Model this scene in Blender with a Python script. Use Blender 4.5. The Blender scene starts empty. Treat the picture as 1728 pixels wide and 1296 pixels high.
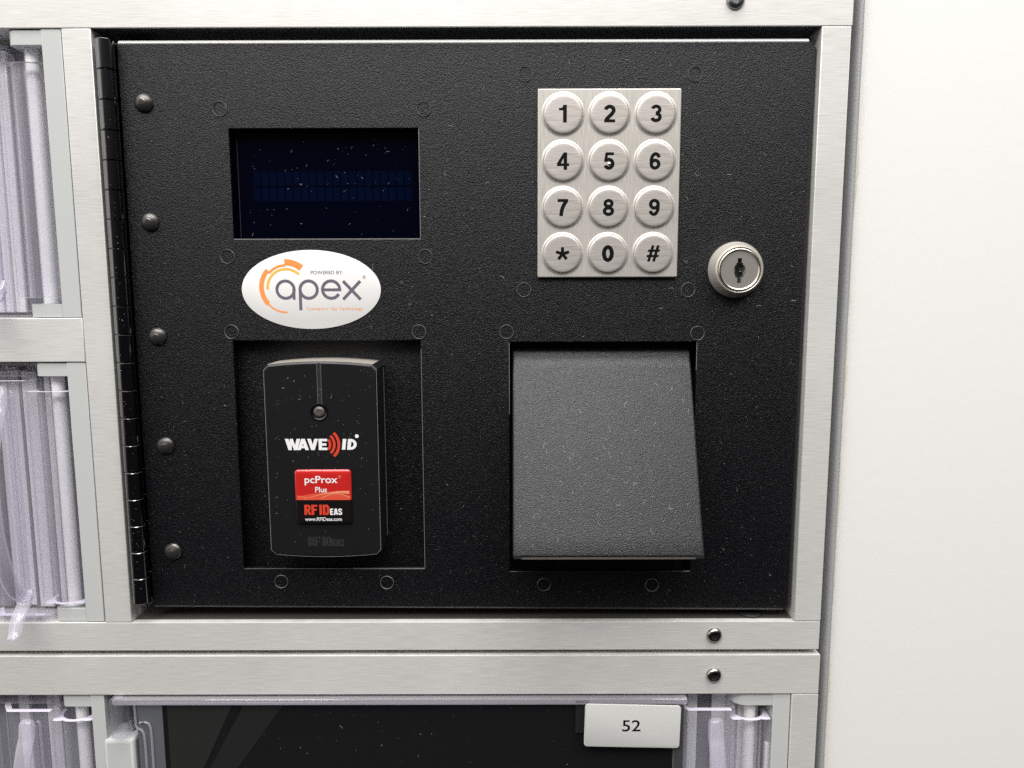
import bpy, bmesh, math, random
from math import sin, cos, pi, radians, sqrt
from mathutils import Vector, Matrix

# ---------------------------------------------------------------- camera, light, exposure
S = 0.001                                   # everything below is written in millimetres
scene = bpy.context.scene
COL = scene.collection
random.seed(7)

cam_d = bpy.data.cameras.new("camera")
cam = bpy.data.objects.new("camera", cam_d)
COL.objects.link(cam)
cam_d.sensor_width = 36.0
cam_d.lens = 1310.0 / 1728.0 * 36.0
cam_d.clip_start = 0.01
cam_d.clip_end = 50
_R = (Matrix.Rotation(0.00122, 4, 'Z') @ Matrix.Rotation(-0.13106, 4, 'X') @ Matrix.Rotation(0.00251, 4, 'Y')
      @ Matrix.Rotation(pi / 2, 4, 'X'))
cam.matrix_world = Matrix.Translation((0, -0.347, 0)) @ _R
scene.camera = cam

world = bpy.data.worlds.new("World")
scene.world = world
world.use_nodes = True
wn, wl = world.node_tree.nodes, world.node_tree.links
bg = wn["Background"]
tc = wn.new("ShaderNodeTexCoord")
sep = wn.new("ShaderNodeSeparateXYZ")
wl.new(tc.outputs["Generated"], sep.inputs[0])
m1 = wn.new("ShaderNodeMath"); m1.operation = 'MULTIPLY_ADD'
wl.new(sep.outputs["Z"], m1.inputs[0]); m1.inputs[1].default_value = 1.0; m1.inputs[2].default_value = 0.13
m2 = wn.new("ShaderNodeMath"); m2.operation = 'MULTIPLY_ADD'
wl.new(sep.outputs["X"], m2.inputs[0]); m2.inputs[1].default_value = -0.14; wl.new(m1.outputs[0], m2.inputs[2])
mr0 = wn.new("ShaderNodeMapRange")          # bright side of the room, far to the left
mr0.inputs["From Min"].default_value = -0.98; mr0.inputs["From Max"].default_value = -0.62
mr0.inputs["To Min"].default_value = 0.48; mr0.inputs["To Max"].default_value = 0.0
wl.new(sep.outputs["X"], mr0.inputs["Value"])
m3 = wn.new("ShaderNodeMath"); m3.operation = 'ADD'
wl.new(m2.outputs[0], m3.inputs[0]); wl.new(mr0.outputs[0], m3.inputs[1])
wr = wn.new("ShaderNodeValToRGB")
els = wr.color_ramp.elements
els[0].position = 0.10; els[0].color = (0.022, 0.022, 0.026, 1)
els[1].position = 0.95; els[1].color = (1.55, 1.52, 1.47, 1)
e = els.new(0.40); e.color = (0.095, 0.092, 0.095, 1)
e = els.new(0.62); e.color = (0.95, 0.93, 0.90, 1)
wl.new(m3.outputs[0], wr.inputs[0])
wl.new(wr.outputs[0], bg.inputs[0])
bg.inputs[1].default_value = 1.0


def area(name, loc, target, sx, sy, power, col):
    d = bpy.data.lights.new(name, 'AREA')
    d.shape = 'RECTANGLE'; d.size = sx; d.size_y = sy; d.energy = power; d.color = col
    o = bpy.data.objects.new(name, d)
    COL.objects.link(o)
    o.location = loc
    o.rotation_euler = (Vector(target) - Vector(loc)).to_track_quat('-Z', 'Y').to_euler()
    return o


area("overhead_light", (-0.32, -1.02, 1.02), (0, 0, 0), 1.3, 0.5, 16.0, (1.0, 0.983, 0.96))
area("overhead_light", (0.0, -0.40, 1.30), (0, 0, 0), 1.1, 0.25, 11.0, (1.0, 0.983, 0.96))
area("overhead_light", (0.95, -0.95, 1.30), (0.15, 0, 0), 0.9, 0.5, 11.0, (1.0, 0.983, 0.96))  # added to brighten the wall; no such lamp is seen

scene.view_settings.view_transform = 'Standard'
scene.view_settings.look = 'None'
scene.view_settings.exposure = 0.1
scene.view_settings.gamma = 1.0
scene.view_settings.use_curve_mapping = False
scene.cycles.use_denoising = False     # the fine powder-coat grain must survive
scene.cycles.use_adaptive_sampling = False
scene.cycles.max_bounces = 14
scene.cycles.transmission_bounces = 14
scene.cycles.transparent_max_bounces = 40
scene.cycles.sample_clamp_indirect = 6.0

# ---------------------------------------------------------------- materials


def new_mat(name):
    m = bpy.data.materials.new(name)
    m.use_nodes = True
    nt = m.node_tree
    return m, nt, nt.nodes["Principled BSDF"]


def plain(name, col, rough=0.5, metal=0.0, spec=0.5, trans=0.0, ior=1.49, coat=0.0, bump=None, emit=None):
    m, nt, b = new_mat(name)
    b.inputs["Base Color"].default_value = (*col, 1)
    b.inputs["Roughness"].default_value = rough
    b.inputs["Metallic"].default_value = metal
    b.inputs["Specular IOR Level"].default_value = spec
    b.inputs["Transmission Weight"].default_value = trans
    b.inputs["IOR"].default_value = ior
    b.inputs["Coat Weight"].default_value = coat
    if bump:
        t = nt.nodes.new("ShaderNodeTexCoord")
        n = nt.nodes.new("ShaderNodeTexNoise")
        n.inputs["Scale"].default_value = bump[0]; n.inputs["Detail"].default_value = 3
        nt.links.new(t.outputs["Object"], n.inputs["Vector"])
        bp = nt.nodes.new("ShaderNodeBump")
        bp.inputs["Strength"].default_value = bump[1]; bp.inputs["Distance"].default_value = bump[2] * S
        nt.links.new(n.outputs["Fac"], bp.inputs["Height"])
        nt.links.new(bp.outputs[0], b.inputs["Normal"])
    return m


def brushed(name, col, scale, rough=(0.34, 0.5), var=0.12, bump=0.10, metal=1.0):
    m, nt, b = new_mat(name)
    N, L = nt.nodes, nt.links
    t = N.new("ShaderNodeTexCoord")
    mp = N.new("ShaderNodeMapping"); mp.inputs["Scale"].default_value = scale
    L.new(t.outputs["Object"], mp.inputs[0])
    n = N.new("ShaderNodeTexNoise"); n.inputs["Scale"].default_value = 1.0; n.inputs["Detail"].default_value = 5
    n.inputs["Roughness"].default_value = 0.65
    L.new(mp.outputs[0], n.inputs["Vector"])
    cr = N.new("ShaderNodeValToRGB")
    cr.color_ramp.elements[0].position = 0.30
    cr.color_ramp.elements[0].color = (*[c * (1 - var) for c in col], 1)
    cr.color_ramp.elements[1].position = 0.72
    cr.color_ramp.elements[1].color = (*[min(1, c * (1 + var)) for c in col], 1)
    L.new(n.outputs["Fac"], cr.inputs[0])
    # slow blotches of handling marks
    n2 = N.new("ShaderNodeTexNoise"); n2.inputs["Scale"].default_value = 22.0; n2.inputs["Detail"].default_value = 2
    L.new(t.outputs["Object"], n2.inputs["Vector"])
    mx = N.new("ShaderNodeMix"); mx.data_type = 'RGBA'; mx.blend_type = 'MULTIPLY'
    mx.inputs["Factor"].default_value = 0.18
    L.new(cr.outputs[0], mx.inputs["A"])
    L.new(n2.outputs["Fac"], mx.inputs["B"])
    L.new(mx.outputs["Result"], b.inputs["Base Color"])
    mr = N.new("ShaderNodeMapRange")
    mr.inputs["To Min"].default_value = rough[0]; mr.inputs["To Max"].default_value = rough[1]
    L.new(n.outputs["Fac"], mr.inputs["Value"])
    L.new(mr.outputs[0], b.inputs["Roughness"])
    b.inputs["Metallic"].default_value = metal
    bp = N.new("ShaderNodeBump"); bp.inputs["Strength"].default_value = bump; bp.inputs["Distance"].default_value = 0.05 * S
    L.new(n.outputs["Fac"], bp.inputs["Height"])
    L.new(bp.outputs[0], b.inputs["Normal"])
    return m


def powder(name, col=(0.0024, 0.0023, 0.0036), rough=0.29, grain=2200, bump=1.0, dist=0.32, speck=0.45, spec=0.40,
           settled_or_highlight=0.0, film=0.0, dcol=(0.36, 0.33, 0.295), smin=0.72):
    """black powder coat: orange-peel grain, dust specks, and (optional) pale upward faces: dust lying there, and the flange highlight painted in"""
    m, nt, b = new_mat(name)
    N, L = nt.nodes, nt.links
    t = N.new("ShaderNodeTexCoord")
    n = N.new("ShaderNodeTexNoise"); n.inputs["Scale"].default_value = grain; n.inputs["Detail"].default_value = 2.5
    n.inputs["Roughness"].default_value = 0.6
    L.new(t.outputs["Object"], n.inputs["Vector"])
    bp = N.new("ShaderNodeBump"); bp.inputs["Strength"].default_value = bump; bp.inputs["Distance"].default_value = dist * S
    L.new(n.outputs["Fac"], bp.inputs["Height"])
    L.new(bp.outputs[0], b.inputs["Normal"])
    v = N.new("ShaderNodeTexVoronoi"); v.inputs["Scale"].default_value = 420
    L.new(t.outputs["Object"], v.inputs["Vector"])
    lt = N.new("ShaderNodeMath"); lt.operation = 'LESS_THAN'; lt.inputs[1].default_value = 0.085
    L.new(v.outputs["Distance"], lt.inputs[0])
    sp = N.new("ShaderNodeSeparateColor"); L.new(v.outputs["Color"], sp.inputs[0])
    gt = N.new("ShaderNodeMath"); gt.operation = 'LESS_THAN'; gt.inputs[1].default_value = speck
    L.new(sp.outputs[0], gt.inputs[0])
    mu = N.new("ShaderNodeMath"); mu.operation = 'MULTIPLY'
    L.new(lt.outputs[0], mu.inputs[0]); L.new(gt.outputs[0], mu.inputs[1])
    mx = N.new("ShaderNodeMix"); mx.data_type = 'RGBA'
    L.new(mu.outputs[0], mx.inputs["Factor"])
    mx.inputs["A"].default_value = (*col, 1); mx.inputs["B"].default_value = (0.13, 0.125, 0.125, 1)
    out = mx.outputs["Result"]
    if film > 0:
        n3 = N.new("ShaderNodeTexNoise"); n3.inputs["Scale"].default_value = 2300; n3.inputs["Detail"].default_value = 1
        L.new(t.outputs["Object"], n3.inputs["Vector"])
        r3 = N.new("ShaderNodeMapRange"); r3.inputs["From Min"].default_value = 0.42; r3.inputs["From Max"].default_value = 0.68
        r3.inputs["To Max"].default_value = film
        L.new(n3.outputs["Fac"], r3.inputs["Value"])
        m3 = N.new("ShaderNodeMix"); m3.data_type = 'RGBA'
        L.new(r3.outputs[0], m3.inputs["Factor"]); L.new(out, m3.inputs["A"])
        m3.inputs["B"].default_value = (0.36, 0.35, 0.345, 1)
        out = m3.outputs["Result"]
    if settled_or_highlight > 0:
        g = N.new("ShaderNodeNewGeometry")
        sx = N.new("ShaderNodeSeparateXYZ"); L.new(g.outputs["True Normal"], sx.inputs[0])
        r = N.new("ShaderNodeMapRange"); r.inputs["From Min"].default_value = smin; r.inputs["From Max"].default_value = smin + 0.13
        r.inputs["To Max"].default_value = settled_or_highlight
        L.new(sx.outputs["Z"], r.inputs["Value"])
        m2_ = N.new("ShaderNodeMix"); m2_.data_type = 'RGBA'
        L.new(r.outputs[0], m2_.inputs["Factor"]); L.new(out, m2_.inputs["A"])
        m2_.inputs["B"].default_value = (*dcol, 1)
        out = m2_.outputs["Result"]
    L.new(out, b.inputs["Base Color"])
    n4 = N.new("ShaderNodeTexNoise"); n4.inputs["Scale"].default_value = 26; n4.inputs["Detail"].default_value = 4
    n4.inputs["Roughness"].default_value = 0.7
    L.new(t.outputs["Object"], n4.inputs["Vector"])
    r4 = N.new("ShaderNodeMapRange"); r4.inputs["From Min"].default_value = 0.3; r4.inputs["From Max"].default_value = 0.7
    r4.inputs["To Min"].default_value = rough - 0.025; r4.inputs["To Max"].default_value = rough + 0.03
    L.new(n4.outputs["Fac"], r4.inputs["Value"])
    L.new(r4.outputs[0], b.inputs["Roughness"])
    b.inputs["Specular IOR Level"].default_value = spec
    return m


def clear_plastic(name, tint, haze, film, rough=0.03, edge=0.0):
    """clear moulded plastic: see-through, mirror-like at grazing angles, a little scuffed haze"""
    m = bpy.data.materials.new(name)
    m.use_nodes = True
    N, L = m.node_tree.nodes, m.node_tree.links
    N.remove(N["Principled BSDF"])
    out = N["Material Output"]
    tr = N.new("ShaderNodeBsdfTransparent"); tr.inputs[0].default_value = (*tint, 1)
    df = N.new("ShaderNodeBsdfDiffuse"); df.inputs[0].default_value = (*haze, 1)
    gl = N.new("ShaderNodeBsdfGlossy"); gl.inputs["Roughness"].default_value = rough
    lw = N.new("ShaderNodeLayerWeight"); lw.inputs["Blend"].default_value = 0.35
    ma = N.new("ShaderNodeMath"); ma.operation = 'MULTIPLY_ADD'
    pw = N.new("ShaderNodeMath"); pw.operation = 'POWER'; pw.inputs[1].default_value = 3.0
    L.new(lw.outputs["Facing"], pw.inputs[0]); L.new(pw.outputs[0], ma.inputs[0]); ma.inputs[1].default_value = edge; ma.inputs[2].default_value = film
    ma.use_clamp = True
    a = N.new("ShaderNodeMixShader")
    L.new(ma.outputs[0], a.inputs[0]); L.new(tr.outputs[0], a.inputs[1]); L.new(df.outputs[0], a.inputs[2])
    l2 = N.new("ShaderNodeLayerWeight"); l2.inputs["Blend"].default_value = 0.5
    p5 = N.new("ShaderNodeMath"); p5.operation = 'POWER'; p5.inputs[1].default_value = 4.5
    L.new(l2.outputs["Facing"], p5.inputs[0])
    fr = N.new("ShaderNodeMath"); fr.operation = 'MULTIPLY_ADD'; fr.use_clamp = True
    L.new(p5.outputs[0], fr.inputs[0]); fr.inputs[1].default_value = 0.9; fr.inputs[2].default_value = 0.045
    b = N.new("ShaderNodeMixShader")
    L.new(fr.outputs[0], b.inputs[0]); L.new(a.outputs[0], b.inputs[1]); L.new(gl.outputs[0], b.inputs[2])
    L.new(b.outputs[0], out.inputs["Surface"])
    return m


M = {}
M['alu'] = brushed("brushed_aluminium", (0.745, 0.737, 0.712), (80, 80, 2900), rough=(0.36, 0.5), var=0.14, bump=0.16, metal=0.26)
M['plate'] = brushed("brushed_steel_vertical", (0.64, 0.605, 0.56), (2600, 100, 100), rough=(0.36, 0.5), var=0.18, metal=0.55)
M['key'] = brushed("brushed_steel_key", (0.68, 0.635, 0.595), (110, 110, 2400), rough=(0.30, 0.46), var=0.16, bump=0.2, metal=0.6)
M['nickel'] = plain("satin_nickel", (0.64, 0.60, 0.54), 0.36, 0.5, bump=(1800, 0.35, 0.12))
M['nickel_face'] = plain("polished_nickel", (0.56, 0.53, 0.48), 0.30, 0.7)
M['nickel_ring'] = plain("bright_nickel", (0.85, 0.80, 0.70), 0.16, 1.0)
M['chrome'] = plain("black_chrome", (0.34, 0.32, 0.30), 0.16, 1.0)
M['zinc'] = plain("zinc_plate", (0.33, 0.34, 0.34), 0.32, 1.0)
M['black'] = powder("black_powder_coat")
M['flange'] = powder("black_powder_coat_edge_highlight", spec=0.9, bump=0.5, settled_or_highlight=1.0, dcol=(0.80, 0.79, 0.78), smin=0.2)  # near-white tone paints the highlight on the bent door edge
M['black_deep'] = powder("black_powder_coat_recess", col=(0.003, 0.003, 0.004), bump=0.5, speck=0.15, spec=0.15)
M['hood'] = powder("dusty_black_powder_coat", col=(0.009, 0.009, 0.0115), rough=0.26, grain=2000, bump=1.0, dist=0.30, speck=0.6, film=0.03, spec=0.50)
M['reader'] = powder("black_moulded_plastic", col=(0.008, 0.008, 0.009), rough=0.36, grain=2500, bump=0.10, dist=0.05, speck=0.35, settled_or_highlight=0.9, spec=0.4, smin=0.86)
M['hinge'] = plain("black_steel_gloss", (0.17, 0.168, 0.165), 0.09, 1.0)
M['rivet'] = plain("dark_rivet_steel", (0.11, 0.104, 0.10), 0.27, 0.8)
M['ring'] = plain("stud_rim_highlight", (0.12, 0.12, 0.122), 0.28, spec=0.9)  # paler than the coat, to paint a highlight on the stud rims
M['bright_edge'] = plain("bright_edge_tone", (0.28, 0.28, 0.28), 0.3, 0.4, bump=(500, 0.6, 0.3))  # pale tone for bright lines along edges
M['void'] = plain("cavity_black", (0.006, 0.006, 0.007), 0.7)
M['edge_line'] = plain("edge_highlight", (0.10, 0.10, 0.10), 0.35)  # pale tone painted as bright edges of groove and lettering
M['inner'] = plain("groove_shade_grey", (0.10, 0.105, 0.115), 0.5)
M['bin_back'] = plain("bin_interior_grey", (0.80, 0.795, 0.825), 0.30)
M['shelf_shade'] = plain("dark_bronze_shade", (0.075, 0.068, 0.062), 0.4, 0.3)
M['sheen'] = plain("painted_reflection_grey", (0.0150, 0.0155, 0.0148), 0.5)  # greys that paint a diagonal reflection on the pane
M['sheen_dark'] = plain("painted_reflection_dark", (0.0112, 0.0114, 0.0114), 0.5)
M['streak_dark'] = plain("bin_streak_grey", (0.24, 0.24, 0.27), 0.3)
M['navy'] = plain("dark_navy_shade", (0.016, 0.018, 0.026), 0.4)
M['housing'] = plain("hammered_grey_steel", (0.33, 0.335, 0.335), 0.42, 0.0, bump=(900, 0.5, 0.3))
M['jamb'] = plain("grey_plastic", (0.50, 0.515, 0.505), 0.42, bump=(900, 0.05, 0.1))
M['wall'] = plain("white_wall_paint", (0.75, 0.74, 0.72), 0.7, bump=(160, 0.12, 0.4))
M['caulk'] = plain("cream_caulk", (0.70, 0.66, 0.54), 0.6, bump=(300, 0.3, 0.5))
M['clear'] = clear_plastic('clear_polycarbonate', (0.975, 0.97, 0.99), (0.92, 0.91, 0.96), 0.045, 0.03, 0.9)
M['clear_handle'] = clear_plastic('clear_polycarbonate_thick', (0.86, 0.845, 0.90), (0.92, 0.90, 0.96), 0.16, 0.04, 1.0)
M['clear_end'] = plain("frosted_polycarbonate_end", (0.68, 0.64, 0.75), 0.35)
M['pin'] = plain("white_acetal_pin", (0.88, 0.88, 0.88), 0.25)
M['pane'] = plain("tinted_clear_pane", (0.009, 0.0095, 0.010), 0.08, spec=0.5)
M['black_ink'] = plain("black_ink", (0.005, 0.0045, 0.0045), 0.5, spec=0.1)
M['lcd'] = plain("dark_blue_lcd", (0.0005, 0.0009, 0.0046), 0.10, spec=0.12)
M['lcd_cell'] = plain("blue_lcd_cell", (0.0006, 0.0026, 0.0135), 0.15, spec=0.12)
M['white_label'] = plain("white_vinyl", (0.78, 0.77, 0.76), 0.42)
M['grey_label'] = plain("grey_card", (0.56, 0.56, 0.545), 0.5)
M['orange'] = plain("orange_print", (0.83, 0.30, 0.075), 0.45)
M['yellow'] = plain("yellow_print", (0.80, 0.48, 0.075), 0.45)
M['slate'] = plain("grey_violet_print", (0.135, 0.115, 0.155), 0.45)
M['white_ink'] = plain("white_print", (0.80, 0.80, 0.80), 0.45)
M['red_ink'] = plain("red_print", (0.62, 0.050, 0.022), 0.4)
M['red_badge'] = plain("red_badge_print", (0.50, 0.018, 0.016), 0.14, coat=0.6)
M['red_soft'] = plain("coral_print", (0.68, 0.085, 0.045), 0.16, coat=0.6)
M['peach'] = plain("peach_print", (0.78, 0.27, 0.15), 0.2, coat=0.4)
M['black_badge'] = plain("black_badge_print", (0.008, 0.006, 0.006), 0.14, coat=0.6)
M['lens'] = plain("smoked_lens", (0.10, 0.09, 0.085), 0.12, trans=0.2)
M['dust'] = plain("pale_dust", (0.42, 0.41, 0.39), 0.9)
M['rubber'] = plain("black_rubber", (0.012, 0.012, 0.012), 0.6)
M['nub'] = plain("pale_rubber", (0.13, 0.115, 0.105), 0.5)

# ---------------------------------------------------------------- object helpers
WLOC = {}


def thing(name, loc, label, cat, group=None):
    o = bpy.data.objects.new(name, None)
    COL.objects.link(o)
    o.empty_display_size = 0.01
    o.location = Vector(loc) * S
    WLOC[o.name] = Vector(loc)
    o["label"] = label; o["category"] = cat
    if group:
        o["group"] = group
    return o


def obj(name, bm, mat, parent=None, smooth=21, recenter=True, label=None):
    """one mesh object out of a bmesh written in world millimetres"""
    bm.normal_update()
    if recenter and bm.verts:
        lo = Vector([min(v.co[i] for v in bm.verts) for i in range(3)])
        hi = Vector([max(v.co[i] for v in bm.verts) for i in range(3)])
        c = (lo + hi) / 2
    else:
        c = Vector((0, 0, 0))
    for v in bm.verts:
        v.co = (v.co - c) * S
    me = bpy.data.meshes.new(name)
    bm.to_mesh(me); bm.free()
    mats = mat if isinstance(mat, (list, tuple)) else [mat]
    for m_ in mats:
        me.materials.append(M[m_] if isinstance(m_, str) else m_)
    if smooth:
        me.shade_smooth()
        me.set_sharp_from_angle(angle=radians(smooth))
    o = bpy.data.objects.new(name, me)
    COL.objects.link(o)
    place(o, parent, c)
    if label:
        o["label"] = label
    return o


def place(o, parent, c):
    WLOC[o.name] = Vector(c)
    if parent is not None:
        o.parent = parent
        o.location = (Vector(c) - WLOC[parent.name]) * S
    else:
        o.location = Vector(c) * S


def dup(o, parent, c):
    d = o.copy()
    COL.objects.link(d)
    place(d, parent, c)
    return d


def box(bm, x0, x1, y0, y1, z0, z1, bev=0.0, seg=2):
    vs = [bm.verts.new((x, y, z)) for z in (z0, z1) for y in (y0, y1) for x in (x0, x1)]
    fs = [bm.faces.new([vs[i] for i in f]) for f in
          ((0, 2, 3, 1), (4, 5, 7, 6), (0, 1, 5, 4), (2, 6, 7, 3), (0, 4, 6, 2), (1, 3, 7, 5))]
    if bev > 0:
        es = {e_ for f in fs for e_ in f.edges}
        bmesh.ops.bevel(bm, geom=list(es), offset=bev, segments=seg, profile=0.5, affect='EDGES')


def mk(*a, **k):
    bm = bmesh.new()
    box(bm, *a, **k)
    return bm


def lathe(bm, cx, cz, prof, n=48, shape=None):
    """prof: list of (r, y); axis along y through (cx, cz)"""
    rings = []
    for i, (r, y) in enumerate(prof):
        if r < 1e-6:
            rings.append([bm.verts.new((cx, y, cz))])
        else:
            rg = []
            for k in range(n):
                a = 2 * pi * k / n
                rr = shape(i, r, a) if shape else r
                rg.append(bm.verts.new((cx + rr * cos(a), y, cz + rr * sin(a))))
            rings.append(rg)
    for A, B in zip(rings, rings[1:]):
        for k in range(n):
            k2 = (k + 1) % n
            if len(A) == 1 and len(B) == 1:
                continue
            if len(A) == 1:
                bm.faces.new((A[0], B[k], B[k2]))
            elif len(B) == 1:
                bm.faces.new((A[k], B[0], A[k2]))
            else:
                bm.faces.new((A[k], B[k], B[k2], A[k2]))
    bmesh.ops.recalc_face_normals(bm, faces=bm.faces[:])


def vcyl(bm, cx, cy, r, z0, z1, n=24, ch=0.0):
    prof = [(0, z0), (r - ch, z0), (r, z0 + ch), (r, z1 - ch), (r - ch, z1), (0, z1)] if ch else [(0, z0), (r, z0), (r, z1), (0, z1)]
    rings = []
    for r_, z in prof:
        if r_ == 0:
            rings.append([bm.verts.new((cx, cy, z))])
        else:
            rings.append([bm.verts.new((cx + r_ * cos(2 * pi * k / n), cy + r_ * sin(2 * pi * k / n), z)) for k in range(n)])
    for A, B in zip(rings, rings[1:]):
        for k in range(n):
            k2 = (k + 1) % n
            if len(A) == 1:
                bm.faces.new((A[0], B[k2], B[k]))
            elif len(B) == 1:
                bm.faces.new((A[k], A[k2], B[0]))
            else:
                bm.faces.new((A[k], A[k2], B[k2], B[k]))


def prism_y(bm, pts, y0, y1, bev=0.0):
    """polygon in x,z pushed from y0 (front) to y1 (back)"""
    f = bm.faces.new([bm.verts.new((x, y0, z)) for x, z in pts])
    f.normal_update()
    if f.normal.y > 0:
        f.normal_flip()
    r = bmesh.ops.extrude_face_region(bm, geom=[f])
    for g in r['geom']:
        if isinstance(g, bmesh.types.BMVert):
            g.co.y = y1
    bmesh.ops.recalc_face_normals(bm, faces=bm.faces[:])
    if bev > 0:
        es = [e_ for e_ in bm.edges if all(abs(v.co.y - y0) < 1e-5 for v in e_.verts)]
        bmesh.ops.bevel(bm, geom=es, offset=bev, segments=2, profile=0.5, affect='EDGES')


def prism_z(bm, pts, z0, z1, end_mat=0):
    """plan polygon in x,y pushed from z0 up to z1"""
    f = bm.faces.new([bm.verts.new((x, y, z0)) for x, y in pts])
    r = bmesh.ops.extrude_face_region(bm, geom=[f])
    for g in r['geom']:
        if isinstance(g, bmesh.types.BMVert):
            g.co.z = z1
    bmesh.ops.recalc_face_normals(bm, faces=bm.faces[:])
    for f in bm.faces:                       # sawn end faces: second material where a part has one
        f.normal_update()
        if abs(f.normal.z) > 0.9:
            f.material_index = end_mat


def rrect(x0, x1, z0, z1, r, n=6):
    pts = []
    for cx, cz, a0 in ((x1 - r, z1 - r, 0), (x0 + r, z1 - r, 90), (x0 + r, z0 + r, 180), (x1 - r, z0 + r, 270)):
        for k in range(n + 1):
            a = radians(a0 + 90 * k / n)
            pts.append((cx + r * cos(a), cz + r * sin(a)))
    return pts


def tube(bm, path, rx, rz=None, n=14, cap=True, taper=None):
    """swept tube, path of Vectors; rx = half width across x, rz = half thickness"""
    rz = rz or rx
    rings = []
    for i, p_ in enumerate(path):
        t = (path[min(i + 1, len(path) - 1)] - path[max(i - 1, 0)]).normalized()
        side = Vector((1, 0, 0))
        side = (side - t * side.dot(t))
        if side.length < 1e-3:
            side = Vector((0, 0, 1))
        side.normalize()
        up = side.cross(t)
        q = taper[i] if taper else 1.0
        rings.append([bm.verts.new(p_ + side * q * rx * cos(2 * pi * k / n) + up * q * rz * sin(2 * pi * k / n)) for k in range(n)])
    for A, B in zip(rings, rings[1:]):
        for k in range(n):
            bm.faces.new((A[k], A[(k + 1) % n], B[(k + 1) % n], B[k]))
    if cap:
        bm.faces.new(rings[0]); bm.faces.new(rings[-1][::-1])
    bmesh.ops.recalc_face_normals(bm, faces=bm.faces[:])


# ---- flat print: ribbons and polygons in a (u, v) plane, each shape a hair in front of the last
class Print:
    def __init__(s):
        s.shapes = []

    def poly(s, pts):
        s.shapes.append([pts]); return s

    def rect(s, x0, z0, x1, z1):
        return s.poly([(x0, z0), (x1, z0), (x1, z1), (x0, z1)])

    def slant(s, x0, z0, x1, z1, h):
        return s.poly([(x0, z0), (x0 + h, z0), (x1 + h, z1), (x1, z1)])

    def ribbon(s, pts, w, closed=False, step=None):
        if step:
            q = []
            n = len(pts)
            for i in range(n if closed else n - 1):
                a, b = pts[i], pts[(i + 1) % n]
                k = max(1, int(math.dist(a, b) / step))
                q += [(a[0] + (b[0] - a[0]) * j / k, a[1] + (b[1] - a[1]) * j / k) for j in range(k)]
            if not closed:
                q.append(pts[-1])
            pts = q
        n = len(pts)
        L, R_ = [], []
        for i in range(n):
            ws = w[i] if isinstance(w, (list, tuple)) else w
            a = pts[(i - 1) % n] if (closed or i > 0) else None
            b = pts[(i + 1) % n] if (closed or i < n - 1) else None
            p_ = Vector(pts[i])
            d1 = (p_ - Vector(a)).normalized() if a is not None else None
            d2 = (Vector(b) - p_).normalized() if b is not None else None
            d1 = d1 or d2; d2 = d2 or d1
            d = (d1 + d2)
            d = d.normalized() if d.length > 1e-6 else d1
            nn = Vector((-d.y, d.x))
            k = 1 / max(0.4, nn.dot(Vector((-d1.y, d1.x))))
            L.append(tuple(p_ + nn * ws / 2 * k)); R_.append(tuple(p_ - nn * ws / 2 * k))
        fs = []
        for i in range(n if closed else n - 1):
            j = (i + 1) % n
            fs.append([R_[i], R_[j], L[j], L[i]])
        s.shapes.append(fs)
        return s

    def add(s, other, dx=0, dz=0, k=1.0):
        for sh in other.shapes:
            s.shapes.append([[(x * k + dx, z * k + dz) for x, z in f] for f in sh])
        return s

    def bounds(s):
        P = [p_ for sh in s.shapes for f in sh for p_ in f]
        return min(p_[0] for p_ in P), min(p_[1] for p_ in P), max(p_[0] for p_ in P), max(p_[1] for p_ in P)

    def fit(s, x0, z0, x1, z1):
        a, b, c, d = s.bounds()
        fx = (x1 - x0) / (c - a); fz = (z1 - z0) / (d - b)
        s.shapes = [[[(x0 + (x - a) * fx, z0 + (z - b) * fz) for x, z in f] for f in sh] for sh in s.shapes]
        return s

    def bm(s, yfun):
        """yfun(x, z) gives the surface the ink lies on"""
        bm = bmesh.new()
        for k, sh in enumerate(s.shapes):
            for f in sh:
                vs = [bm.verts.new((x, yfun(x, z) - 0.03 - 0.006 * k, z)) for x, z in f]
                try:
                    fc = bm.faces.new(vs)
                except ValueError:
                    continue
                fc.normal_update()
                if fc.normal.y > 0:
                    fc.normal_flip()
        return bm


def arc(cx, cz, rx, rz, a0, a1, n=24):
    return [(cx + rx * cos(radians(a0 + (a1 - a0) * k / n)), cz + rz * sin(radians(a0 + (a1 - a0) * k / n))) for k in range(n + 1)]


def text_bm(body, x0, z0, x1, z1, y, bold=0.0):
    """type set with the built-in font, fitted to a box on the plane y"""
    c = bpy.data.curves.new("type", 'FONT')
    c.body = body; c.size = 1.0; c.offset = bold; c.resolution_u = 4
    o = bpy.data.objects.new("type", c)
    COL.objects.link(o)
    dg = bpy.context.evaluated_depsgraph_get()
    me = bpy.data.meshes.new_from_object(o.evaluated_get(dg))
    bpy.data.objects.remove(o); bpy.data.curves.remove(c)
    bm = bmesh.new()
    bm.from_mesh(me)
    bpy.data.meshes.remove(me)
    lo = [min(v.co[i] for v in bm.verts) for i in (0, 1)]
    hi = [max(v.co[i] for v in bm.verts) for i in (0, 1)]
    for v in bm.verts:
        u = (v.co.x - lo[0]) / (hi[0] - lo[0]); w = (v.co.y - lo[1]) / (hi[1] - lo[1])
        v.co = Vector((x0 + u * (x1 - x0), y - 0.05, z0 + w * (z1 - z0)))
    for f in bm.faces:
        f.normal_update()
        if f.normal.y > 0:
            f.normal_flip()
    return bm


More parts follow.
